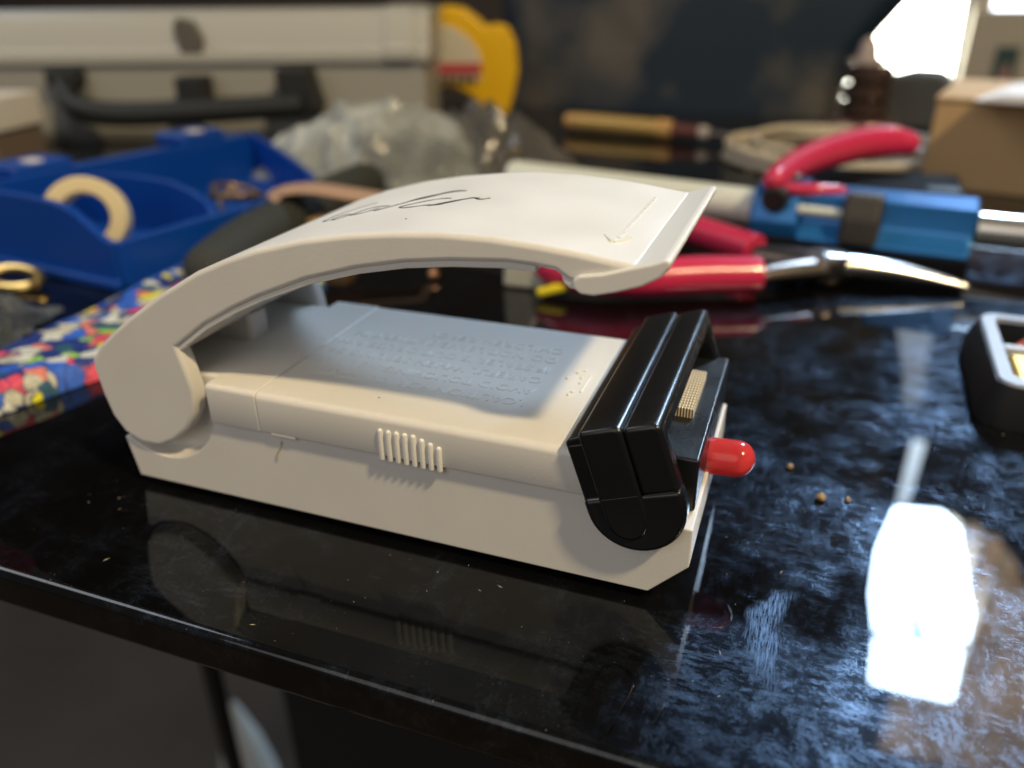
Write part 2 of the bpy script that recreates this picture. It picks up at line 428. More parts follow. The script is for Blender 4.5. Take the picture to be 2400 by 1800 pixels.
# cover pieces, slightly overhanging the base
def cover(name, x0, x1, z0, z1, y0, y1, r, bev):
    pr = [(y0 + .12, z0), (y0, z0 + .25)] + [(y0 + r - r * math.cos(math.radians(a)), z1 - r + r * math.sin(math.radians(a))) for a in range(0, 91, 15)] \
        + [(y1 - r + r * math.sin(math.radians(a)), z1 - r + r * math.cos(math.radians(a))) for a in range(0, 91, 15)] + [(y1, z0 + .25), (y1 - .12, z0)]
    n = len(pr); v = [(x0, y, z) for y, z in pr] + [(x1, y, z) for y, z in pr]
    f = [tuple(range(n)), tuple(range(2 * n - 1, n - 1, -1))] + [(i, (i + 1) % n, n + (i + 1) % n, n + i) for i in range(n)]
    return link(name, v, f, white, sealer, bevel=bev, seg=2, ang=50)
cov = cover('battery_cover', -62.45, -8.7, HS - .05, HT, -.8, W + .8, 1.1, .16)
cover('rear_cover', -71.2, -62.55, HS - .15, HT + .06, -.8, W + .8, .8, .22)
cover('rear_deck', -86.0, -71.0, 15.5, HT - .02, 2.4, W - 2.4, .6, .2)
box('end_shelf', (-4.6, -.15, .6, 3.3, 8, 10.9), white, sealer, bevel=.3)
v, f = boxg(-60.8, -56.5, -.78, 0, 13.15, 14.2)
link('snap_catch', v, f, white, cov, bevel=.3)
# grip ribs
for i in range(8):
    x = -42.4 + i * 1.243
    zt = 17.5 - max(0, i - 4) * .38; zb = 13.25 - .02 * i
    tube('grip_rib', [(x, -.82, zt), (x, -.82, zb)], .40, white2, cov, n=10, k=0, round_ends=True)
# raised lettering on the cover (reads from the far side)
def text_mesh(body, size, extrude, mt, name, parent, mtx, spacing=1.):
    cu = bpy.data.curves.new('lettering', 'FONT'); cu.body = body; cu.size = size; cu.extrude = extrude; cu.space_character = spacing
    cu.bevel_depth = 0.03; cu.bevel_resolution = 0; cu.resolution_u = 3
    o = bpy.data.objects.new('lettering', cu); COL.objects.link(o)
    dg = bpy.context.evaluated_depsgraph_get(); me = bpy.data.meshes.new_from_object(o.evaluated_get(dg))
    bpy.data.objects.remove(o)
    me.transform(Matrix.Scale(S, 4) @ mtx); me.materials.clear(); me.materials.append(mt)
    r = bpy.data.objects.new(name, me); COL.objects.link(r); r.parent = parent
    return r
letter_m = mat('white_lettering', (.84, .84, .80), .22)  # tone lifted, highlights on the raised strokes are put into the colour
lines = [("I.CAUTION FOR ICE COVER", 9.0), ("AVOID TOUCHING HEAT AREA", 12.7), ("CAREFUL WHEN SEALING BAG", 16.4),
         ("IF SEALER IS OUT OF USE AWAY", 20.1), ("DO NOT LEAVE BATTERY IN", 23.7), ("CHILDREN REACH", 27.2)]
for body, y in lines:
    mt_ = Matrix.Translation((-25.0, y + 1.0, HT + .02)) @ Matrix.Rotation(math.pi, 4, 'Z')
    text_mesh(body, 2.75, .045, letter_m, 'text_line', cov, mt_, 1.0 if len(body) > 20 else 1.05)
link('raised_bar', *boxg(-19.05, -18.65, 14.8, 20.5, HT - .1, HT + .2), white2, cov, bevel=.12)
dots = [(-19.9, 14.6), (-20.2, 13.6), (-19.6, 17.6), (-19.9, 19.4), (-20.9, 20.9), (-20.0, 21.8), (-21.9, 18.6)]
v, f = merge([latheg([(.34, -.1), (.34, .12), (.2, .24)], 10, (x, y, HT)) for x, y in dots])
link('raised_dots', v, f, white2, cov)

# lever: arch with hinge lobes at both sides, one closed skin
top = [(-92.3, 20.6), (-90, 23.2), (-86.6, 25.9), (-82.9, 28.6), (-76.1, 33.0), (-69, 37), (-64, 39.2), (-58.8, 41.1), (-51.5, 43.1), (-44.7, 44.4), (-38.3, 45.2), (-32.2, 45.7), (-26, 45.75), (-20, 45.4), (-15.8, 45), (-12, 44.5), (-8.6, 44.1)]
inner = [(-9.0, 42.6), (-13.0, 41.3), (-15.4, 41.2), (-16.7, 41.6), (-18.2, 42.5), (-20.5, 42.75), (-24, 42.85), (-30.9, 42.3), (-37, 41.5), (-43.6, 40.1), (-51.3, 37.8), (-59, 34.6), (-63.7, 32.3), (-69, 29.3), (-74.9, 25.0)]
lobe = [(-74.1, 21.6), (-73.4, 17.9), (-74.1, 14.4), (-76.3, 11.2), (-79.2, 8.7), (-82.6, 7.0), (-86.1, 6.9), (-89.2, 8.3), (-91.0, 11.0), (-91.9, 14.8), (-92.3, 18.3)]
def arch_skin(name, top, inner, lobe, Y, mt, parent, width, seg=4, ang=40, clamp=True):
    """closed skin: outline top+inner runs through the whole depth, outline lobe only in the two outer slices"""
    A = top + inner; nA = len(A); nL = len(lobe)
    V, F = [], []
    for y in (Y[0], Y[3]): V += [(x, y, z) for x, z in A]
    for y in Y: V += [(x, y, z) for x, z in lobe]
    E_ = len(V)
    V += [(top[0][0], Y[1], top[0][1]), (inner[-1][0], Y[1], inner[-1][1]), (top[0][0], Y[2], top[0][1]), (inner[-1][0], Y[2], inner[-1][1])]
    nearA = list(range(nA)); farA = list(range(nA, 2 * nA)); Lk = [list(range(2 * nA + k * nL, 2 * nA + (k + 1) * nL)) for k in range(4)]
    F.append(tuple(nearA + Lk[0])); F.append(tuple(reversed(farA + Lk[3])))
    for i in range(nA - 1):
        q = [nearA[i], farA[i], farA[i + 1], nearA[i + 1]]
        if i == 0: q = [nearA[0], E_, E_ + 2, farA[0], farA[1], nearA[1]]
        if i == nA - 2: q = q[:-1] + [nearA[-1]] if False else ([nearA[i], farA[i], farA[i + 1], E_ + 3, E_ + 1, nearA[i + 1]] if i else q)
        F.append(tuple(q))
    def strip(a, b):
        for i in range(len(a) - 1): F.append((a[i], a[i + 1], b[i + 1], b[i]))
    strip([nearA[-1]] + Lk[0] + [nearA[0]], [E_ + 1] + Lk[1] + [E_])
    strip([E_ + 3] + Lk[2] + [E_ + 2], [farA[-1]] + Lk[3] + [farA[0]])
    F.append(tuple([E_, E_ + 1] + Lk[1])); F.append(tuple([E_ + 2, E_ + 3] + Lk[2]))
    F.append((E_, E_ + 1, E_ + 3, E_ + 2))
    return link(name, V, F, mt, parent, bevel=width, seg=seg, ang=ang, clamp=clamp)
lever = arch_skin('lever', top, inner, lobe, (-.7, 2.2, W - 2.2, W + .7), white, sealer, .95)
# inner liner that shows as a thin lip under the arch
lin_t = [(x, z + .5) for x, z in inner[5:]]; lin_b = [(x, z - .75) for x, z in inner[5:]]
prism('lever_liner', lin_t + lin_b[::-1], -.25, W + .25, white2, lever, bevel=.2)
# thumb lip across the free end
lip_prof = [(-15.9, 41.0), (-15.0, 40.35), (-13.4, 40.3), (-11, 40.95), (-8.1, 42.0), (-6.2, 43.2), (-5.2, 44.5), (-5.25, 45.15), (-5.9, 45.25), (-7.2, 44.7), (-9.8, 43.9), (-12.5, 43.0), (-15.2, 42.5), (-15.9, 41.9)]
prism('thumb_lip', lip_prof, -1.25, W + 1.1, white2, lever, bevel=.55, seg=3, ang=22)
# step in the lever side just before the lip
prism('lever_step', [(-17.6, 42.9), (-17.2, 41.2), (-16.4, 40.6), (-15.2, 40.5), (-14.5, 42.5)], -.5, W + .4, white, lever, bevel=.25)
# printed script on the lever
def lever_z(x):
    for (x0, z0), (x1, z1) in zip(top[:-1], top[1:]):
        if x0 <= x <= x1: return z0 + (z1 - z0) * (x - x0) / (x1 - x0)
    return top[-1][1]
ST = [[(-38.8, 22.8), (-40.9, 22.4), (-42.7, 20.3), (-44.6, 18.0), (-46.8, 15.6), (-48.7, 13.6), (-48.2, 13.8), (-47.0, 15.4), (-45.8, 17.0), (-43.9, 19.9), (-41.0, 22.9), (-38.7, 22.6)],
      [(-38.9, 17.8), (-40.3, 18.0), (-41.8, 17.3), (-43.5, 15.8), (-44.8, 13.9), (-44.0, 13.1), (-42.4, 13.6), (-41.1, 14.1), (-39.9, 14.2), (-38.9, 15.0), (-37.4, 16.4), (-35.8, 17.6), (-34.7, 17.7)],
      [(-40.6, 13.7), (-38.9, 14.1), (-38.3, 14.9), (-36.8, 16.8), (-35.6, 17.9), (-34.8, 17.1), (-33.8, 16.9), (-33.1, 17.6)],
      [(-47.7, 16.1), (-50.2, 16.5), (-51.4, 15.2), (-52.2, 12.8), (-51.2, 12.5), (-49.8, 13.8), (-48.9, 15.2)],
      [(-52.1, 20.6), (-54.0, 19.9), (-56.0, 17.6), (-56.8, 14.4), (-56.4, 12.4), (-55.2, 12.6), (-54.2, 14.8)],
      [(-53.2, 14.5), (-54.6, 14.1), (-54.9, 12.4), (-53.6, 11.8), (-52.6, 13.5)]]
sv = []
for s_ in ST:
    pts, rr = smooth_path([(x, y, 0) for x, y in s_], .16, 6)
    n_ = len(pts); rr = [.10 + .13 * abs(math.sin(i * .33)) for i in range(n_)]
    V2, F2 = [], []
    for i, p in enumerate(pts):
        t = (pts[min(i + 1, n_ - 1)] - pts[max(i - 1, 0)]); t = t.normalized() if t.length > 1e-6 else Vector((1, 0, 0)); nn = Vector((-t.y, t.x, 0))
        for s2 in (-1, 1):
            q = p + nn * rr[i] * s2; zz = lever_z(q.x)
            V2.append((q.x, q.y, zz + .035)); V2.append((q.x, q.y, zz - .1))
    for i in range(n_ - 1):
        k = 4 * i
        F2 += [(k, k + 4, k + 6, k + 2), (k + 1, k + 3, k + 7, k + 5), (k, k + 1, k + 5, k + 4), (k + 2, k + 6, k + 7, k + 3)]
    sv.append((V2, F2))
v, f = merge(sv)
link('script_lettering', v, f, ink, lever, smooth=False)
# raised arrow on the lever
ar = []
for i in range(9):
    y0 = 7.6 + i * 2.45; x0 = -13.0 + .03 * i
    ar.append(boxg(x0 - .27, x0 + .27, y0, y0 + 2.15, lever_z(x0) - .1, lever_z(x0) + .09))
def bar(ax, ay, bx, by, w_, z0, z1):
    d = Vector((bx - ax, by - ay, 0)).normalized(); n = Vector((-d.y, d.x, 0)) * w_
    c_ = [(ax + n.x, ay + n.y), (bx + n.x, by + n.y), (bx - n.x, by - n.y), (ax - n.x, ay - n.y)]
    return [(x, y, z0) for x, y in c_] + [(x, y, z1) for x, y in c_], [(0, 1, 2, 3), (4, 7, 6, 5), (0, 4, 5, 1), (1, 5, 6, 2), (2, 6, 7, 3), (3, 7, 4, 0)]
ar.append(bar(-13.1, 5.6, -14.5, 7.9, .30, 44.4, 44.93)); ar.append(bar(-13.05, 5.6, -11.7, 8.1, .30, 44.3, 44.76))
v, f = merge(ar)
link('raised_arrow', v, f, letter_m, lever, smooth=False)
# things inside the hinge
post = box('spring_post', (-81.5, -74.5, 15, 20, 18.6, 24.5), white2, sealer, bevel=.9)
box('rubber_pad', (-80.5, -74.3, 15.4, 21.2, 24.4, 26.4), rubber, sealer, bevel=.3)
sp = [( -84.2 + .35 * math.cos(t * .9) * 6.0 * .5 , 12.2 + .18 * t * .5, 21.2 + 1.7 * math.sin(t * .9)) for t in range(0, 30)]
tube('hinge_spring', sp, .42, mat('oxidised_spring', (.20, .13, .09), .4, metal=.6), sealer, n=8, k=3)
box('hinge_web', (-86, -83, 22, 33.2, 17, 24), white, sealer, bevel=.6)
# heater head in its own tilted frame
th = math.radians(19); cu_, su_ = math.cos(th), math.sin(th)
def hd(u, v): return (-7.05 + cu_ * u - su_ * v, 13.65 + su_ * u + cu_ * v)
def hp(poly): return [hd(*p) for p in poly]
YF = W + 1.6
half = arc(0, 0, 6.3, 180, 360, 22)
HV = 2.0      # mould seam level in the head frame (v)
def head_prism(name, poly, y0, y1, parent, bevel=.45, mt=black, **k): return prism(name, hp(poly), y0, y1, mt, parent, bevel, **k)
head = head_prism('head_frame', [(-6.3, 10.0), (-5.8, 10.4), (-3.3, 10.7), (3.5, 10.4), (3.5, 9.3), (-6.3, 8.2)], -1.35, YF, sealer, bevel=.45)
for (ya, yb) in ((-1.45, .9), (W - .9, YF)):
    head_prism('cheek_plate', half + [(6.3, 2.0), (-6.3, 2.0)], ya - (.5 if ya < 0 else 0), yb, head, bevel=.7, ang=50, seg=5, clamp=False)
    head_prism('cheek_plate', [(-6.25, 1.4), (6.1, 1.4), (6.0, 8.6), (3.4, 9.7), (-6.25, 9.7)], ya, yb, head, bevel=.4, ang=28, seg=4)
    if ya < 0:
        v, f = tubeg([(hd(u, v_)[0], ya + .02, hd(u, v_)[1]) for u, v_ in ((-6.2, 1.9), (-4.1, 2.05))], .05, 6); link('mould_line', v, f, black, head)
def ridge(u0, u1, vt, y0, y1, r, leg):
    """cap that wraps over both cheeks: an upside-down U in depth, rounded at its long edges, legs running down the cheeks"""
    q = .75
    rc = [hd(u0, 8.9)] + [hd(u0 + q - q * math.cos(math.radians(a)), vt - q + q * math.sin(math.radians(a))) for a in (0, 18, 36, 54, 72, 90)] \
        + [hd(u1 - r + r * math.sin(math.radians(a)), vt - r + r * math.cos(math.radians(a))) for a in (0, 15, 30, 45, 60, 75, 90)] + [hd(u1, 8.9)]
    arch_skin('ridge_cover', rc[:-1], rc[-1:], hp(leg), (y0, y0 + 2.6, y1 - 2.6, y1), black, head, .62, 5, 40, clamp=False)
    lu = [leg[0][0], (u0 + u1) / 2, u0]
    v, f = tubeg([(hd(u, v_)[0], y0 + .02, hd(u, v_)[1]) for u, v_ in ((u0 + .5, HV), (u1 - .5, HV + .12))], .055, 6)
    link('mould_line', v, f, black_b, head)
ridge(-4.1, 1.55, 11.55, -2.3, YF + .8, 1.2,
      [(1.5, .2), (1.3, -1.6)] + [(-1.35 + 2.65 * math.cos(math.radians(a_)), -1.6 + 2.75 * math.sin(math.radians(a_))) for a_ in (-22, -45, -67, -90, -113, -135, -158)] + [(-4.05, -1.6), (-4.1, .2)])
ridge(1.46, 6.15, 11.15, -2.12, YF + .5, 1.15, [(6.25, 1.9), (1.46, 1.9)])
# heater block and its woven strip
block = box('heater_block', (-8.0, -.45, 3.75, W + .6, 11.05, 18.75), black_b, sealer, bevel=.42, seg=4)
def weave():
    mt = bpy.data.materials.new('woven_glass_cloth'); mt.use_nodes = True
    nt = mt.node_tree; N = nt.nodes; L = nt.links; b = N['Principled BSDF']; b.inputs['Roughness'].default_value = .6
    co = N.new('ShaderNodeTexCoord')
    w1 = N.new('ShaderNodeTexWave'); w1.bands_direction = 'X'; w1.inputs['Scale'].default_value = 800; w1.inputs['Distortion'].default_value = .4
    w2 = N.new('ShaderNodeTexWave'); w2.bands_direction = 'Y'; w2.inputs['Scale'].default_value = 380; w2.inputs['Distortion'].default_value = .4
    L.new(co.outputs['Object'], w1.inputs[0]); L.new(co.outputs['Object'], w2.inputs[0])
    k = N.new('ShaderNodeMath'); k.operation = 'MULTIPLY'; L.new(w1.outputs[1], k.inputs[0]); L.new(w2.outputs[1], k.inputs[1])
    cr = N.new('ShaderNodeValToRGB'); L.new(k.outputs[0], cr.inputs[0])
    cr.color_ramp.elements[0].color = (.50, .35, .16, 1); cr.color_ramp.elements[1].color = (.92, .85, .64, 1); cr.color_ramp.elements[1].position = .5
    L.new(cr.outputs[0], b.inputs['Base Color'])
    bp = N.new('ShaderNodeBump'); bp.inputs['Distance'].default_value = .0003; L.new(k.outputs[0], bp.inputs['Height']); L.new(bp.outputs[0], b.inputs['Normal'])
    return mt
box('woven_strip', (-7.6, -2.9, 14.4, 27.2, 18.6, 20.1), weave(), block, bevel=.18, seg=2)
# red LED poking out of the end
def led():
    n = 28; V, F = [], []
    rings = [(-3, 2.5), (0, 2.5), (2.6, 2.5)] + [(3.1 + 2.5 * math.sin(q) * 1.0, 2.5 * math.cos(q)) for q in (.15, .35, .55, .75, .95, 1.15, 1.35, 1.5)]
    for x, r in rings:
        for j in range(n):
            a = 2 * math.pi * j / n; V.append((x + .2, 16.4 + r * math.cos(a) * 1.04, 12.35 + .05 * x + r * math.sin(a) * 1.04))
    for i in range(len(rings) - 1):
        for j in range(n): F.append((i * n + j, i * n + (j + 1) % n, (i + 1) * n + (j + 1) % n, (i + 1) * n + j))
    F.append(tuple(range(n))); F.append(tuple(range((len(rings) - 1) * n, len(rings) * n)))
    return V, F
v, f = led(); link('red_light', v, f, red_epoxy, sealer, sharp=60)
# stain and specks
for x, y, z in [(-70.5, 3.5, 36.75), (-45, 4, HT + .02), (-40, 6.2, 45.0)]:
    v, f = latheg([(.16, 0), (.1, .05)], 7, (x, y, z)); link('dirt_speck', v, f, ink, sealer)
hair = tube('stray_fibre', [(-59.5, -.15, 12.2), (-59.9, -.2, 10.9), (-60.6, -.2, 9.9), (-60.8, -.15, 8.6)], .065, mat('tan_fibre', (.50, .38, .22), .7), sealer, n=6, k=4)

# ------------------------------------------------------------------ desk clutter
# blue parts tray
tray = thing('parts_tray', 'blue plastic parts tray with curved dividers, at the left behind the sealer', 'tray', (-165.6, 75.3, 0), math.radians(-7))
def wall_strip(name, pts, h, t, parent, mt=blue_tray, closed=False):
    """vertical wall along (x,y) points with per point height h, thickness t"""
    n = len(pts); V, F = [], []
    for i, (x, y) in enumerate(pts):
        a = Vector(pts[max(i - 1, 0)]); b = Vector(pts[min(i + 1, n - 1)]); d = (b - a).normalized(); nn = Vector((-d.y, d.x)) * t / 2
        for s_ in (-1, 1):
            V.append((x + nn.x * s_, y + nn.y * s_, 0)); V.append((x + nn.x * s_, y + nn.y * s_, h[i]))
    for i in range(n - 1):
        k = 4 * i; F += [(k, k + 4, k + 5, k + 1), (k + 2, k + 3, k + 7, k + 6), (k + 1, k + 5, k + 7, k + 3), (k, k + 2, k + 6, k + 4)]
    F += [(0, 1, 3, 2), (4 * n - 4, 4 * n - 2, 4 * n - 1, 4 * n - 3)]
    return link(name, V, F, mt, parent, bevel=.5, seg=2, ang=50)
prism('tray_floor', [(-72, .2), (0, .2), (0, 80), (-5, 87), (-58, 121), (-72, 128)], .4, 2.4, blue_tray, tray, bevel=.3, axis='z')
box('tray_floor', (-96, -72.4, .2, 128, .4, 2.4), blue_tray, tray, bevel=.4)
wall_strip('front_wall', [(-96, 0), (-60, 0), (-34, 0), (-24, 0), (-18, 0), (-13, 0), (-7, 0), (-3, 0), (0, 0)], [22.6, 22.6, 22.5, 22.2, 21.6, 20, 16.2, 13.6, 13], 2.2, tray)
wall_strip('side_wall', [(0, 0), (0, 40), (0, 70), (-1, 80), (-5, 87)], [13, 12.6, 12.8, 13.4, 14.6], 2.2, tray)
wall_strip('side_wall', [(-72, 4), (-72, 70), (-72, 128)], [20, 20, 19], 2.2, tray)
wall_strip('back_wall', [(-5, 87), (-30, 104), (-58, 121), (-72, 128)], [14.6, 16, 18, 19.5], 2.2, tray)
wall_strip('divider', [(-71, 40), (-60, 40), (-40, 40), (-22, 40), (-12, 39), (-5, 38), (-1, 36)], [16, 19, 20.2, 19.8, 18, 15.5, 12.5], 1.8, tray)
box('rim_flange', (-98, 1, -3.2, -.9, 0, 2.6), blue_tray, tray, bevel=.6)
box('rim_shelf', (-84, -73, 3, 128, 16.5, 18.5), blue_tray, tray, bevel=.5)
for y in (22, 92):
    tb = box('hinge_tab', (-90, -73, y, y + 22, 18.4, 23), blue_tray, tray, bevel=1.5)
    box('tab_label', (-80, -74, y + 7, y + 12, 22.7, 23.6), paper, tb, bevel=.2)
tp = thing('masking_tape_roll', 'cream roll of masking tape standing in the front of the blue tray', 'tape roll', (-188.1, 96.7, 2.4), math.radians(-45))
V, F = [], []
n = 36
for r, y in ((11.5, -4), (11.5, 4), (6.8, 4), (6.8, -4)):
    for j in range(n):
        a = 2 * math.pi * j / n; V.append((r * math.cos(a), y, 11.5 + r * math.sin(a)))
for k in range(4):
    for j in range(n): F.append((k * n + j, k * n + (j + 1) % n, ((k + 1) % 4) * n + (j + 1) % n, ((k + 1) % 4) * n + j))
tpo = link('tape_band', V, F, tapem, tp, bevel=.6, seg=2)
tp.rotation_euler = (math.radians(-16), 0, math.radians(36))
tp.location = Vector((-190.1, 89.6, 2.6)) * S
wc = thing('wire_coil', 'small tangled brass coloured wire coil in the rear of the blue tray', 'wire', (-175.8, 139.6, 2.4))
for r, z, tl in ((9, 8, .5), (7.5, 10, -.4), (6, 7, .9)):
    pts = [(r * math.cos(t * .3), r * math.sin(t * .3), z + tl * r * .6 * math.sin(t * .3 + r)) for t in range(21)]
    tube('wire_loop', pts, .8, mat('dull_brass_wire', (.35, .24, .12), .35, metal=.8), wc, n=8, closed=True, k=0)
# foam tube and tan strap
pc = thing('foam_tube', 'dark grey foam tube lying between the blue tray and the sealer', 'tube', (-138.0, 69.1, 0))
tube('tube_body', [(-1.5, 11, 7.0), (-5, 35, 8), (-10, 75, 8), (-12, 112, 8)], [6.5, 7.8, 8, 8], pouch_m, pc, n=20, round_ends=True)
st = thing('leather_strap', 'tan leather strap lying over the dark foam tube behind the lever', 'strap', (-145.2, 124.3, 14))
V, F = tubeg(*smooth_path([(-3, -3, 1.5), (0, 0, 3.6), (8, 3, 4.4), (20, 6, 3.0), (42, 10, 0)], [5, 6, 6, 6, 6], 6), 14, .25)
link('strap_band', V, F, tan, st)
bl_ = thing('wooden_block', 'small tan wooden block under the leather strap', 'block', (-130.9, 122.3, 0))
box('block_body', (-6, 6, 0, 9, 0, 10), wood, bl_, bevel=.8)
# floral fabric strip
def floral():
    mt = bpy.data.materials.new('floral_cotton_print'); mt.use_nodes = True
    nt = mt.node_tree; N = nt.nodes; L = nt.links; b = N['Principled BSDF']; b.inputs['Roughness'].default_value = .6
    co = N.new('ShaderNodeTexCoord')
    nz = N.new('ShaderNodeTexNoise'); nz.inputs['Scale'].default_value = 150; nz.inputs['Detail'].default_value = 3
    L.new(co.outputs['Object'], nz.inputs[0])
    sc = N.new('ShaderNodeVectorMath'); sc.operation = 'SCALE'; sc.inputs['Scale'].default_value = .006; L.new(nz.outputs['Color'], sc.inputs[0])
    ad = N.new('ShaderNodeVectorMath'); L.new(sc.outputs[0], ad.inputs[0]); L.new(co.outputs['Object'], ad.inputs[1])
    vo = N.new('ShaderNodeTexVoronoi'); vo.inputs['Scale'].default_value = 290; L.new(ad.outputs[0], vo.inputs['Vector'])
    sp = N.new('ShaderNodeSeparateColor'); L.new(vo.outputs['Color'], sp.inputs[0])
    cr = N.new('ShaderNodeValToRGB'); cr.color_ramp.interpolation = 'CONSTANT'
    cols = [(0, (.010, .03, .20)), (.18, (.03, .13, .60)), (.38, (.80, .08, .13)), (.48, (.62, .58, .42)), (.64, (.72, .72, .62)), (.76, (.02, .10, .16)), (.82, (.33, .60, .07)), (.88, (.80, .74, .02)), (.95, (.80, .22, .14))]
    e = cr.color_ramp.elements; e[0].position = 0; e[0].color = (*cols[0][1], 1); e[1].position = cols[1][0]; e[1].color = (*cols[1][1], 1)
    for p, c in cols[2:]:
        q = e.new(p); q.color = (*c, 1)
    L.new(sp.outputs[0], cr.inputs[0])
    # pale outlines between the patches
    ve = N.new('ShaderNodeTexVoronoi'); ve.feature = 'DISTANCE_TO_EDGE'; ve.inputs['Scale'].default_value = 290; L.new(ad.outputs[0], ve.inputs['Vector'])
    mr = N.new('ShaderNodeMapRange'); mr.inputs[1].default_value = .0; mr.inputs[2].default_value = .05; L.new(ve.outputs['Distance'], mr.inputs[0])
    n2 = N.new('ShaderNodeTexNoise'); n2.inputs['Scale'].default_value = 700; L.new(co.outputs['Object'], n2.inputs[0])
    mix = N.new('ShaderNodeMix'); mix.data_type = 'RGBA'; L.new(mr.outputs[0], mix.inputs[0]); mix.inputs[6].default_value = (.012, .03, .12, 1); L.new(cr.outputs[0], mix.inputs[7])
    mx2 = N.new('ShaderNodeMix'); mx2.data_type = 'RGBA'; mx2.blend_type = 'MULTIPLY'; mx2.inputs[0].default_value = .6
    c2 = N.new('ShaderNodeValToRGB'); c2.color_ramp.elements[0].position = .35; c2.color_ramp.elements[1].position = .55; c2.color_ramp.elements[0].color = (.35, .4, .5, 1); L.new(n2.outputs[0], c2.inputs[0])
    L.new(mix.outputs[2], mx2.inputs[6]); L.new(c2.outputs[0], mx2.inputs[7]); L.new(mx2.outputs[2], b.inputs['Base Color'])
    return mt
fb = thing('floral_cloth', 'folded floral cloth in blue, red and yellow, left of the sealer hinge', 'cloth', (-139.0, 40.5, 0), 0)
V, F = [], []
nx_, ny_ = 22, 60
for j in range(ny_ + 1):
    for i in range(nx_ + 1):
        u = i / nx_; w_ = j / ny_
        yl = -60 + 125 * w_; xl = -10 - 10 * max(0, (yl + 35)) / 100; yr = -72 + 125 * w_
        xr = 2.5 + 17 * min(1, max(0, (yr + 45) / 52)) + 7 * max(0, min(1, (yr - 6) / 40)) - (0 if yr > -45 else 6 * (-45 - yr) / 30)
        x = xl + (xr - xl) * u; y = yl + (yr - yl) * u
        e_ = min(u, 1 - u) * 26; h = 4.6 * (1 - math.exp(-e_ / .9))
        z = h + 1.3 * noise.noise(Vector((x * .12, y * .07, 1))) * min(1, e_ / 3) + .6
        x += .7 * noise.noise(Vector((y * .08, u * 3, 5)))
        V.append((x, y, max(.2, z) if 0 < i < nx_ else .2))
for j in range(ny_):
    for i in range(nx_):
        k = j * (nx_ + 1) + i; F.append((k, k + 1, k + nx_ + 2, k + nx_ + 1))
link('cloth_fold', V, F, floral(), fb, sharp=80)
# film and bags
def film(name, tint, trans=.45, rough=.18, bumps=120.):
    mt = bpy.data.materials.new(name); mt.use_nodes = True
    nt = mt.node_tree; N = nt.nodes; L = nt.links; out = N['Material Output']; b = N['Principled BSDF']
    b.inputs['Base Color'].default_value = (*tint, 1); b.inputs['Roughness'].default_value = rough
    tr = N.new('ShaderNodeBsdfTransparent'); tr.inputs[0].default_value = (.9, .9, .88, 1)
    ms = N.new('ShaderNodeMixShader'); co = N.new('ShaderNodeTexCoord'); n = N.new('ShaderNodeTexNoise'); n.inputs['Scale'].default_value = bumps * .5; n.inputs['Detail'].default_value = 4
    L.new(co.outputs['Object'], n.inputs[0])
    mr = N.new('ShaderNodeMapRange'); mr.inputs[1].default_value = .35; mr.inputs[2].default_value = .65; mr.inputs[3].default_value = trans - .3; mr.inputs[4].default_value = min(.95, trans + .35)
    L.new(n.outputs[0], mr.inputs[0]); L.new(mr.outputs[0], ms.inputs[0]); L.new(b.outputs[0], ms.inputs[1]); L.new(tr.outputs[0], ms.inputs[2]); L.new(ms.outputs[0], out.inputs[0])
    n2 = N.new('ShaderNodeTexNoise'); n2.inputs['Scale'].default_value = bumps; n2.inputs['Detail'].default_value = 4; n2.inputs['Distortion'].default_value = 1.
    L.new(co.outputs['Object'], n2.inputs[0])
    bp = N.new('ShaderNodeBump'); bp.inputs['Distance'].default_value = .004; bp.inputs['Strength'].default_value = .9; L.new(n2.outputs[0], bp.inputs['Height']); L.new(bp.outputs[0], b.inputs['Normal'])
    return mt
def heap(name, mt, parent, sx, sy, h, seed, rough_=.5, nx=46, ny=34, shape=None):
    V, F = [], []
    for j in range(ny + 1):
        for i in range(nx + 1):
            u = i / nx * 2 - 1; w_ = j / ny * 2 - 1
            r = min(1, math.sqrt(u * u * .9 + w_ * w_ * .9))
            env = (1 - r ** 2.2); p = Vector((u * 3.1 + seed, w_ * 3.1, seed * .3))
            rid = 1 - abs(noise.noise(p * 1.1)) * 2; rid2 = 1 - abs(noise.noise(p * 2.6 + Vector((4, 1, 2)))) * 2
            z = h * env * (.55 + .35 * rid * rough_ * 2 * .7 + .22 * rid2 * rough_)
            if shape: z *= shape(u, w_)
            V.append((sx * u * (1 + .08 * noise.noise(p * 2)), sy * w_ * (1 + .12 * noise.noise(p * 1.7 + Vector((9, 0, 0)))), max(.25, z)))
    for j in range(ny):
        for i in range(nx):
            k = j * (nx + 1) + i; F.append((k, k + 1, k + nx + 2, k + nx + 1))
    return link(name, V, F, mt, parent, sharp=12)
bag = thing('plastic_bag', 'crumpled clear plastic bag heaped between the grey case and the white lever', 'plastic bag', (-173.8, 232.6, 0), math.radians(16))
heap('bag_film', film('clear_crumpled_film', (.55, .59, .60), .45, .10, 45), bag, 56, 33, 38, 2.3, .55, nx=26, ny=17)
bag2 = thing('plastic_bag', 'grey smoky plastic bag drooping to the right of the clear bag', 'plastic bag', (-120.7, 253.0, 0), math.radians(-14))
heap('bag_film', film('smoky_film', (.12, .115, .11), .30, .12, 45), bag2, 42, 24, 30, 7.7, .7, nx=22, ny=14, shape=lambda u, w: 1.0 - .55 * u)
pf = thing('pouch', 'small crumpled grey plastic pouch at the left edge beside the floral cloth', 'pouch', (-179.9, 48.7, 0), math.radians(20))
pf.location = Vector((-179.9, 40.5, 0)) * S
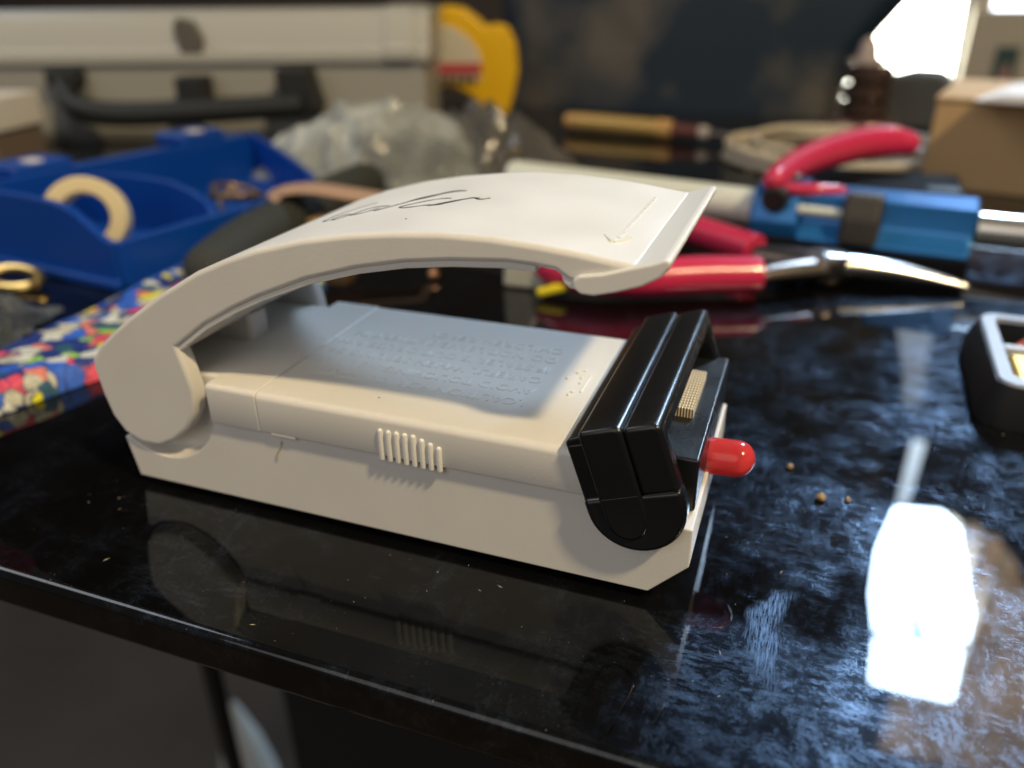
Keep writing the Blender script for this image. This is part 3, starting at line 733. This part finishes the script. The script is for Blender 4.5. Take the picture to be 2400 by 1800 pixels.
heap('pouch_film', film('grey_film', (.12, .13, .14), .3, .3, 200), pf, 17, 13, 11, 4.4, .5)
bead = thing('plastic_scrap', 'pale translucent plastic scrap under the lever tip', 'plastic scrap', (-61.4, 112.0, 0))
prism('scrap_body', [(-6, 0), (7, 0), (5, 6), (1, 14), (-5, 14)], -2, 4, mat('milky_plastic', (.55, .54, .47), .4, sss=.3), bead, bevel=1.2)
tube('wire_end', [(3, -4, 2), (9, -1, 3.5), (12, 2, 5)], [1.2, 1.3, 1.0], mat('yellow_wire', (.75, .62, .02), .4), thing('yellow_wire', 'short yellow wire end beside the plastic scrap under the lever tip', 'wire', (-57.3, 108.0, 0)), n=10, round_ends=True)
# components below the arch: dull strips, copper bead
sc_ = thing('clear_strip', 'dull clear plastic strip lying flat behind the sealer, seen under the lever', 'plastic strip', (-102.3, 142.7, 0), math.radians(-12))
box('strip_film', (-45, 40, -4, 6, .2, 4.6), film('dull_film', (.20, .19, .16), .3, .25, 120), sc_, bevel=.8)
cb = thing('copper_bead', 'small copper bead on the glass seen under the lever', 'bead', (-88.0, 110.0, 0))
v, f = latheg([(.3, 0), (1.2, .3), (1.7, 1.2), (1.7, 1.9), (1.1, 2.9), (.3, 3.2)], 14); link('bead_body', v, f, mat('copper', (.62, .34, .20), .3, metal=.9), cb)

for nm, lb_, x, y, z, r, m_ in (('brass_bead', 'tiny brass bead added for a warm glint on the smoky plastic bag', -115, 252, 0, 2.6, gold), ('glint_pin', 'short steel pin with a round head added for a glint left of the brass bead', -124, 247, 0, 2.2, steel)):  # bead and pin are added only to give two glints
    t = thing(nm, lb_, nm.split('_')[1], (x, y, z))
    v, f = latheg([(.6, 0), (.6, 8)] + [(r * math.cos(q), 10 + r * math.sin(q)) for q in (-1.2, -.8, -.4, 0, .4, .8, 1.2, 1.5)], 16); link('pin_body', v, f, m_, t, sharp=60)
# grey tool case
case = thing('tool_case', 'warm grey plastic tool case with black handle, at the back left', 'tool case', (-190.1, 326.5, 0), math.radians(20))
LN = 470
# body below, lid above with stepped bands
prism('case_body', [(0, 0), (0, 41), (2, 43), (70, 43), (70, 0)], -LN, -4, grey_case, case, bevel=0) if False else None
def case_prism(name, prof_yz, x0, x1, mt, bevel=1.2):
    n = len(prof_yz); v = [(x0, y, z) for y, z in prof_yz] + [(x1, y, z) for y, z in prof_yz]
    f = [tuple(range(n)), tuple(range(2 * n - 1, n - 1, -1))] + [(i, (i + 1) % n, n + (i + 1) % n, n + i) for i in range(n)]
    return link(name, v, f, mt, case, bevel=bevel, seg=3, ang=20)
case_prism('case_body', [(3, 0), (0, 6), (0, 39.5), (80, 39.5), (80, 0)], -LN, -3, grey_case)
lid = case_prism('case_lid', [(-3, 40), (-3, 46), (-1, 48), (1.5, 57), (6, 63.5), (12, 66), (80, 66), (80, 40)], -LN, 0, grey_lid)
case_prism('end_band', [(-4.6, 41), (-4.6, 47), (-2.2, 49), (.2, 58), (5, 65), (12, 67.3), (80, 67.3), (80, 41)], -24, -8, grey_lid)
prism('latch', [(-6, 0), (6, 0), (7, 7), (3, 16), (-5, 18), (-8, 14)], -1, 5, grey_dark, case, bevel=1.5, loc=(-125, -2.5, 45))
# handle and its mounts
hb = [(-197, -4, 33), (-193, -9, 28), (-187, -16, 22), (-176, -20, 18.5), (-150, -21, 17.5), (-100, -20, 19.5), (-66, -18, 21)]
hnd = tube('handle', hb, [4.6, 5.4, 6.0, 6.3, 6.3, 6.2, 6.0], rubber, case, n=14)
box('handle_mount', (-203, -185, -9, 1, 30, 38.5), rubber, hnd, bevel=1.5)
prism('handle_mount', [(-79, 38.5), (-62, 38.5), (-57, 18), (-72, 15), (-79, 24)], -18, 1, rubber, hnd, bevel=1.5)
box('handle_clasp', (-132, -117, -17, 0, 21, 35), rubber, hnd, bevel=1.5)
box('case_pillar', (-200, -184, -3, 1, 0, 29), mat('grey_blue_plastic', (.19, .19, .19), .5), case, bevel=1)
wb = thing('small_carton', 'small white topped carton at the far left edge above the blue tray', 'carton', (-335.1, 185.6, 0), math.radians(18))
box('carton_lid', (-70, -6, 0, 40, 17, 32), paper, wb, bevel=1)
box('carton_body', (-69, -7.5, 1, 39, 0, 16.8), mat('brown_grey_board', (.16, .12, .10), .8), wb, bevel=.6)

# yellow tape measure
tm = thing('tape_measure', 'yellow tape measure with white and red label, standing right of the grey case', 'tape measure', (-201.3, 410.3, 0), math.radians(18))
tpf = [(-34, 4), (-34, 50), (-28, 61), (-18, 66), (-6, 65), (4, 58), (8, 54), (14, 55.5), (22, 54), (27, 44), (28.5, 28), (25, 12), (22, 3), (16, 1), (14, 4), (9, 3), (-3, 15), (-12, 19), (-20, 20)]
prism('case_shell', tpf, 0, 30, yellow, tm, bevel=3.5, seg=4, ang=20)
lb = arc(-21, 36, 24, -20, 112, 14) + [(-33, 55), (-33, 27)]
lb = [(-31, 24), (5, 24), (6, 34), (3, 42), (-3, 49), (-11, 54), (-20, 56), (-31, 54)]
prism('label_disc', lb, -1.2, 0, mat('label_white', (.62, .58, .50), .6), tm, bevel=.3)
prism('label_red', [(-24, 27), (5.5, 27), (6, 33.5), (-24, 33.5)], -1.9, -1.2, mat('label_red_ink', (.50, .06, .08), .5), tm, bevel=.1)
for i in range(5): box('label_glyph', (-22 + i * 5.2, -18.8 + i * 5.2, -1.9, -1.2, 21.5, 26), mat('label_black_ink', (.04, .04, .05), .5) if i % 2 else grey_dark, tm, bevel=.1)

# brush with wooden handle
br = thing('paint_brush', 'wooden handled brush lying at the back of the desk below the dark chair', 'brush', (-128.8, 376.6, 6))
def seg_tube(name, a, b, ra, rb, mt, parent, n=18, bevel=.6):
    v, f = tubeg([a, b], [ra, rb], n); return link(name, v, f, mt, parent, bevel=bevel, seg=2)
D = Vector((98, -20, -1)).normalized()
def along(t): return tuple(D * t * .85)
seg_tube('handle', along(0), along(8), 4.2, 4.8, wood, br); seg_tube('handle', along(8.2), along(66), 4.9, 4.9, mat('gold_lacquer', (.50, .33, .11), .35, metal=.3), br)
seg_tube('collar', along(66.2), along(76), 5.4, 5.0, wood, br); seg_tube('ferrule', along(76.2), along(94), 3.9, 3.4, maroon, br)
seg_tube('tip_cap', along(94.2), along(100), 3.8, 3.2, mat('pale_collar', (.40, .36, .34), .4), br); seg_tube('tip', along(100.2), along(124), 2.4, 1, dark_steel, br)

# ringed post
rp = thing('ringed_stand', 'stack of dark shiny rings with a pale knob on a round base, back right', 'stand', (31.5, 434.8, 0))
v, f = latheg([(20, 0), (21, 2), (19, 5), (9, 7)], 32); link('base', v, f, mat('dull_rose_metal', (.26, .15, .13), .3, metal=.7), rp)
for i in range(3):
    z = 7.2 + i * 9.3; v, f = latheg([(10.5, 0), (12.6, 1.6), (12.6, 6.8), (10.5, 8.4), (9, 9.1)], 28, (0, 0, z)); link('ring', v, f, mat('dark_bronze', (.10, .065, .055), .18, metal=.6), rp)
v, f = latheg([(10, 0), (10, 2), (6, 3), (5.2, 8), (3.6, 12), (1, 14)], 20, (-3, 0, 35.4)); link('knob', v, f, mat('pale_knob', (.36, .30, .28), .5), rp)
lp = thing('cloth_heap', 'dark grey folded cloth heap left of the cardboard box', 'cloth', (55.0, 447.0, 0), math.radians(-8))
pts_ = [(-34, 0), (26, 0), (22, 22), (16, 31), (0, 31.5), (-16, 27), (-30, 24)]
prism('folded_cloth', pts_, -14, 22, gaff, lp, bevel=4, seg=4)

# coiled beige cable
cbl = thing('coiled_cable', 'coiled beige cable lying behind the blue pump', 'cable', (20.3, 320.4, 0))
for i, (rx, ry, ox, oy, z) in enumerate([(52, 44, 0, 0, 2.2), (48, 40, 3, 2, 5.4), (50, 41, -1, -3, 7.6), (44, 36, 4, 4, 9.6)]):
    pts = [(ox + rx * math.cos(t), oy + ry * math.sin(t), z + .9 * math.sin(2 * t + i)) for t in [2 * math.pi * q / 48 for q in range(48)]]
    tube('cable_turn', pts, 2.1, cable_m, cbl, n=10, closed=True, k=0)
tube('cable_end', [(30, -26, 4), (10, -20, 6), (-6, -24, 5), (-34, -18, 6)], 2.1, cable_m, cbl, n=10)
box('cable_plug', (22, 34, -4, 5, 1, 9), paper, cbl, bevel=1.5)

# black slab
sl = thing('black_slab', 'flat matte black box lying behind the blue pump', 'box', (-0.1, 201.9, 0), math.radians(-3))
box('slab_body', (-2, 56, 8, 46, 0, 12), pouch_m if False else mat('matte_black_card', (.004, .005, .007), .8, spec=.12), sl, bevel=1.2)
box('slab_lid', (44, 54, 9, 16, 12, 13.4), rubber, sl, bevel=.4)

# desoldering pump
pu = thing('desolder_pump', 'blue and cream desoldering pump with black knobs, right of the lever tip', 'desoldering pump', (-6.3, 177.4, 0), math.radians(-8.5))
seg_tube('nozzle_tube', (-96, 14, 9.5), (-1, 2, 10.6), 5.9, 5.6, cream, pu, 28)
body = prism('pump_body', [(0, 0)], 0, 0, blue_paint, pu) if False else None
def xprism(name, prof_yz, x0, x1, mt, parent, bevel=.8, ang=25):
    n = len(prof_yz); v = [(x0, y, z) for y, z in prof_yz] + [(x1, y, z) for y, z in prof_yz]
    f = [tuple(range(n)), tuple(range(2 * n - 1, n - 1, -1))] + [(i, (i + 1) % n, n + (i + 1) % n, n + i) for i in range(n)]
    return link(name, v, f, mt, parent, bevel=bevel, seg=3, ang=ang)
xprism('pump_collar', [(-11, 5.4), (-12, 10), (-9, 17.5), (-3, 20.4), (8, 20), (12, 12), (11, 5.4)], 0, 14, blue_paint, pu)
ch = xprism('pump_body', [(-13, 5.4), (-13.4, 6.8), (-10.5, 8.6), (-8.7, 11), (-8.2, 15), (-8.4, 18.6), (6, 19), (11, 12), (10, 5.4)], 14.2, 60, blue_paint, pu)
seg_tube('slot_rod', (13, -9.5, 14), (26, -9.5, 14), 1.4, 1.4, cream, ch)
xprism('pump_shade_strip', [(-11.8, -.0), (-13.2, 5.3), (9, 5.3), (9, .0)], 1, 60.5, matte_black, pu, bevel=.2)  # black strip modelled for the shadow below the pump body
v, f = tubeg([(6.8, -8.5, 17.5), (6.8, -13.6, 16.6)], 3.9, 20); link('screw_knob', v, f, rubber, pu, bevel=.8)
xprism('slide_button', [(-15, 6), (-15, 14), (-12, 20), (-7, 21), (-7, 6)], 26, 36.5, mat('dark_brown_rubber', (.035, .030, .026), .6), pu, bevel=1.6)
seg_tube('barrel_tube', (60, -3, 12.2), (140, 2, 11.2), 4.8, 4.8, mat('silver_barrel', (.62, .60, .56), .22, metal=.9), pu, 24)

# long nose pliers
pl = thing('long_nose_pliers', 'long nose pliers with red grips lying behind the sealer, jaws pointing right', 'pliers', (-0.1, 138.6, 0))
def P_(x, y, z): return (x, y - 134, z)
red_a = tube('grip', [P_(-60, 113, 6.5), P_(-50, 106, 6), P_(-34, 106.5, 5.8), (-15, -19, 6), P_(-1, 120.5, 6)], [3.6, 5.0, 5.3, 5.4, 5.0], red, pl, n=20, flat=.92, k=8, bevel=.5, seg=2, ang=50)
red_b = tube('grip', [P_(-44, 174, 6), P_(-33, 165.5, 6), P_(-20, 156, 6), P_(-4, 143.5, 6)], [4.2, 4.6, 4.7, 4.6], red, pl, n=20, flat=.9, bevel=.5, seg=2, ang=50)
tube('shank', [P_(-2, 122, 5), P_(6, 129, 5), P_(16, 137, 4.6)], [3.4, 4.2, 4.8], dark_steel, pl, n=14, flat=.7)
tube('shank', [P_(-4, 143, 5), P_(6, 141.5, 5), P_(16, 138, 4.6)], [3.2, 4.2, 4.6], dark_steel, pl, n=14, flat=.7)
v, f = latheg([(5.6, 0), (6.2, 1), (6.2, 6), (5.6, 7)], 24, P_(15, 137.5, 1.2)); link('pivot', v, f, dark_steel, pl)
tube('jaw', [P_(14, 137, 5.4), P_(27, 139, 4.9), P_(38, 139.8, 3.8), P_(50, 139.4, 2.2)], [4.6, 3.8, 2.8, 1.1], steel, pl, n=16, flat=.75, round_ends=True)
tube('jaw', [P_(14, 141, 4.0), P_(27, 143, 3.6), P_(38, 142.6, 2.8), P_(50, 141, 1.6)], [3.6, 3.0, 2.2, .9], steel, pl, n=16, flat=.7, round_ends=True)
# cutters leaning on the pump
cu2 = thing('side_cutters', 'red gripped cutters leaning over the blue pump, one handle raised', 'cutters', (-0.1, 175.4, 0))
tube('grip', [(-2.1, -9, 22), (1.2, 7, 22.4), (6.9, 26, 22.6), (15, 45, 22.6), (24, 62, 22.4), (33, 71, 22.2), (39.5, 73, 21.6)], [3.4, 4.3, 5.2, 5.7, 6.0, 5.8, 4.4], red, cu2, n=20, round_ends=True)
tube('grip', [(2, -8, 19.6), (10, -7, 19.4), (17, -4, 19)], [1.6, 2.0, 1.5], red, cu2, n=16, round_ends=True)
tube('cutter_head', [(-3, -6, 21), (-1, -3, 21), (4, 2, 20.6)], [2.0, 3.2, 2.6], dark_steel, cu2, n=12, flat=.6, round_ends=True)

# cardboard box with papers
cbx = thing('cardboard_box', 'brown cardboard box at the right edge behind the cable', 'cardboard box', (49.9, 279.5, 0), math.radians(-12))
box('box_body', (0, 120, 0, 80, 0, 33.5), cardb, cbx, bevel=.8)
box('box_flap', (-.6, 122, -.6, 81, 33.6, 35.0), cardb, cbx, bevel=.4)
pp = thing('paper_stack', 'white papers lying on top of the cardboard box, overhanging its front', 'papers', (73.4, 265.2, 35.2), math.radians(-20))
for k in range(3):
    v, f = boxg(-12 + 3 * k, 100, -5 + 1.5 * k, 60, k * .9, k * .9 + .7); link('paper_sheet', v, f, paper, pp, smooth=False)

# black tub with a pale rim at right edge
tb = thing('black_tub', 'black open tub with pale grey rim and a gold part inside, at the right edge', 'tub', (44.9, 67.6, 0), math.radians(-2.7))
def rr(x0, x1, y0, y1, r, n=5):
    o = []
    for cx, cy, a0 in ((x1 - r, y0 + r, -90), (x1 - r, y1 - r, 0), (x0 + r, y1 - r, 90), (x0 + r, y0 + r, 180)):
        for i in range(n + 1):
            a = math.radians(a0 + 90 * i / n); o.append((cx + r * math.cos(a), cy + r * math.sin(a)))
    return o
o1 = rr(-2.4, 44, -.8, 40, 5); o2 = rr(-.4, 42, 0, 38.5, 3.5); o3 = rr(2.4, 40, 3.4, 36, 2)
def shell(name, rings, mt, parent, bevel=0., cap0=True, cap1=True):
    n = len(rings[0][0]); V, F = [], []
    for o, z in rings: V += [(x, y, z) for x, y in o]
    for k in range(len(rings) - 1):
        for i in range(n): F.append((k * n + i, k * n + (i + 1) % n, (k + 1) * n + (i + 1) % n, (k + 1) * n + i))
    if cap0: F.append(tuple(range(n)))
    if cap1: F.append(tuple(range((len(rings) - 1) * n, len(rings) * n)))
    return link(name, V, F, mt, parent, bevel=bevel, sharp=40)
matte_b = mat('matte_black_plastic', (.004, .0045, .006), .6)
shell('tub_wall', [(o1, 0), (o1, 3.5), (o2, 8), (o3, 8), (o3, 1)], matte_b, tb)
shell('tub_rim', [(rr(-.2, 41.8, .2, 38.3, 3.5), 8.05), (rr(0, 41.6, .4, 38.1, 3.4), 8.6), (rr(2.4, 40, 3.5, 35.9, 2), 8.6), (rr(2.5, 39.9, 3.6, 35.8, 2), 7.6)], mat('pale_grey_rim', (.33, .36, .44), .45, var=.12, var_scale=120), tb, cap0=False, cap1=False)
box('gold_part', (3.4, 32, 4.8, 18.5, 3, 7.6), mat('gold_foil', (.80, .50, .10), .35, metal=.5, var=.3, var_scale=300), tb, bevel=1.)
box('pale_divider', (2.6, 38, 19.5, 21.8, 3, 8.2), mat('pale_grey_bar', (.45, .48, .55), .4), tb, bevel=.5)
tube('red_wire', [(5, 24, 6), (9, 29, 7.4), (15, 34, 8.8), (26, 38, 9.6)], .5, mat('orange_red_wire', (.45, .08, .03), .4), tb, n=8)

# small brass loop at the left edge
gr = thing('brass_loop', 'small brass loop at the left edge below the blue tray', 'loop', (-196.2, 67.1, 0))
pts = [(9 * math.cos(t), 3.4 * math.sin(t), 2.2 + 1.6 * math.sin(t)) for t in [2 * math.pi * q / 24 for q in range(24)]]
tube('loop_wire', pts, 1.5, gold, gr, n=10, closed=True, k=0)

# crumbs on the glass right of the light
for (x, y, r, lbl) in [(16.2, 32, .75, 'largest amber rosin crumb on the glass right of the red light'), (20.2, 33, .45, 'smaller amber crumb just right of the largest one'), (11.2, 40, .55, 'flat pale crumb behind the red light, nearest the heater block')]:
    t = thing('rosin_crumb', lbl, 'crumb', (x, y, 0), group='crumbs on the glass')
    v, f = latheg([(r * .5, 0), (r, r * .5), (r * .95, r), (r * .5, r * 1.5), (r * .1, r * 1.6)], 10)
    v = [(a * (1 + .25 * noise.noise(Vector((a, b, c)) * 3)), b * (1 + .3 * noise.noise(Vector((b, a, c)) * 3)), c) for a, b, c in v]
    link('crumb_body', v, f, amber, t)
# dust specks scattered on the glass (nobody could count them)
parts = []
for i in range(260):
    if i < 110: x = random.uniform(-95, 40); y = random.uniform(-25, -1)
    else: x = random.uniform(3, 60); y = random.uniform(-25, 120)
    r = random.choice((.02, .025, .03, .04, .05, .08)); a = random.uniform(0, 6.28); l = r * random.choice((1, 1, 1.5, 3, 6))
    dx, dy = math.cos(a) * l, math.sin(a) * l; nx2, ny2 = -math.sin(a) * r, math.cos(a) * r
    parts.append(([(x - dx, y - dy, 0), (x + nx2, y + ny2, 0), (x + dx, y + dy, 0), (x - nx2, y - ny2, 0), (x, y, r * 1.3)], [(0, 1, 4), (1, 2, 4), (2, 3, 4), (3, 0, 4)]))
v, f = merge(parts)
tag(link('dust_specks', v, f, dust_m, smooth=False), 'tiny pale dust specks scattered over the black glass', 'dust', kind='stuff')

# marker pen beyond the left edge, whose tip mirrors in the front edge of the glass
mk = thing('marker_pen', 'red capped marker pen with white tip, mirrored in the front edge of the glass', 'marker pen', (-190, -16, 4.5))
tube('pen_barrel', [(0, 0, 0), (36, 7, 12)], 4.0, paper, mk, n=20, k=2)
tube('pen_cap', [(36.3, 7.1, 12.1), (64, 13.2, 22.6)], [4.6, 4.3], red, mk, n=20, k=2, round_ends=True)
tube('cap_tip', [(66, 13.6, 23.3), (73, 15, 26)], [2.6, 1.6], paper, mk, n=16, k=2, round_ends=True)
# below the desk
uc = thing('under_desk_cabinet', 'black cabinet standing below the glass desk', 'cabinet', (-208, 150, -740))
box('cabinet_body', (0, 520, 0, 300, 0, 620), matte_black, uc, bevel=3)
wh = thing('white_bag', 'white pointed paper bag on the floor below the front edge of the desk', 'paper bag', (-480.2, 374.5, -740))
v, f = latheg([(40, 0), (33, 50), (22, 95), (9, 130), (2, 146)], 18)
v = [(a * (1 + .1 * noise.noise(Vector((a, b, c)) * .03)), b * .7, c) for a, b, c in v]
link('bag_body', v, f, mat('white_paper_bag', (.75, .78, .74), .8), wh)
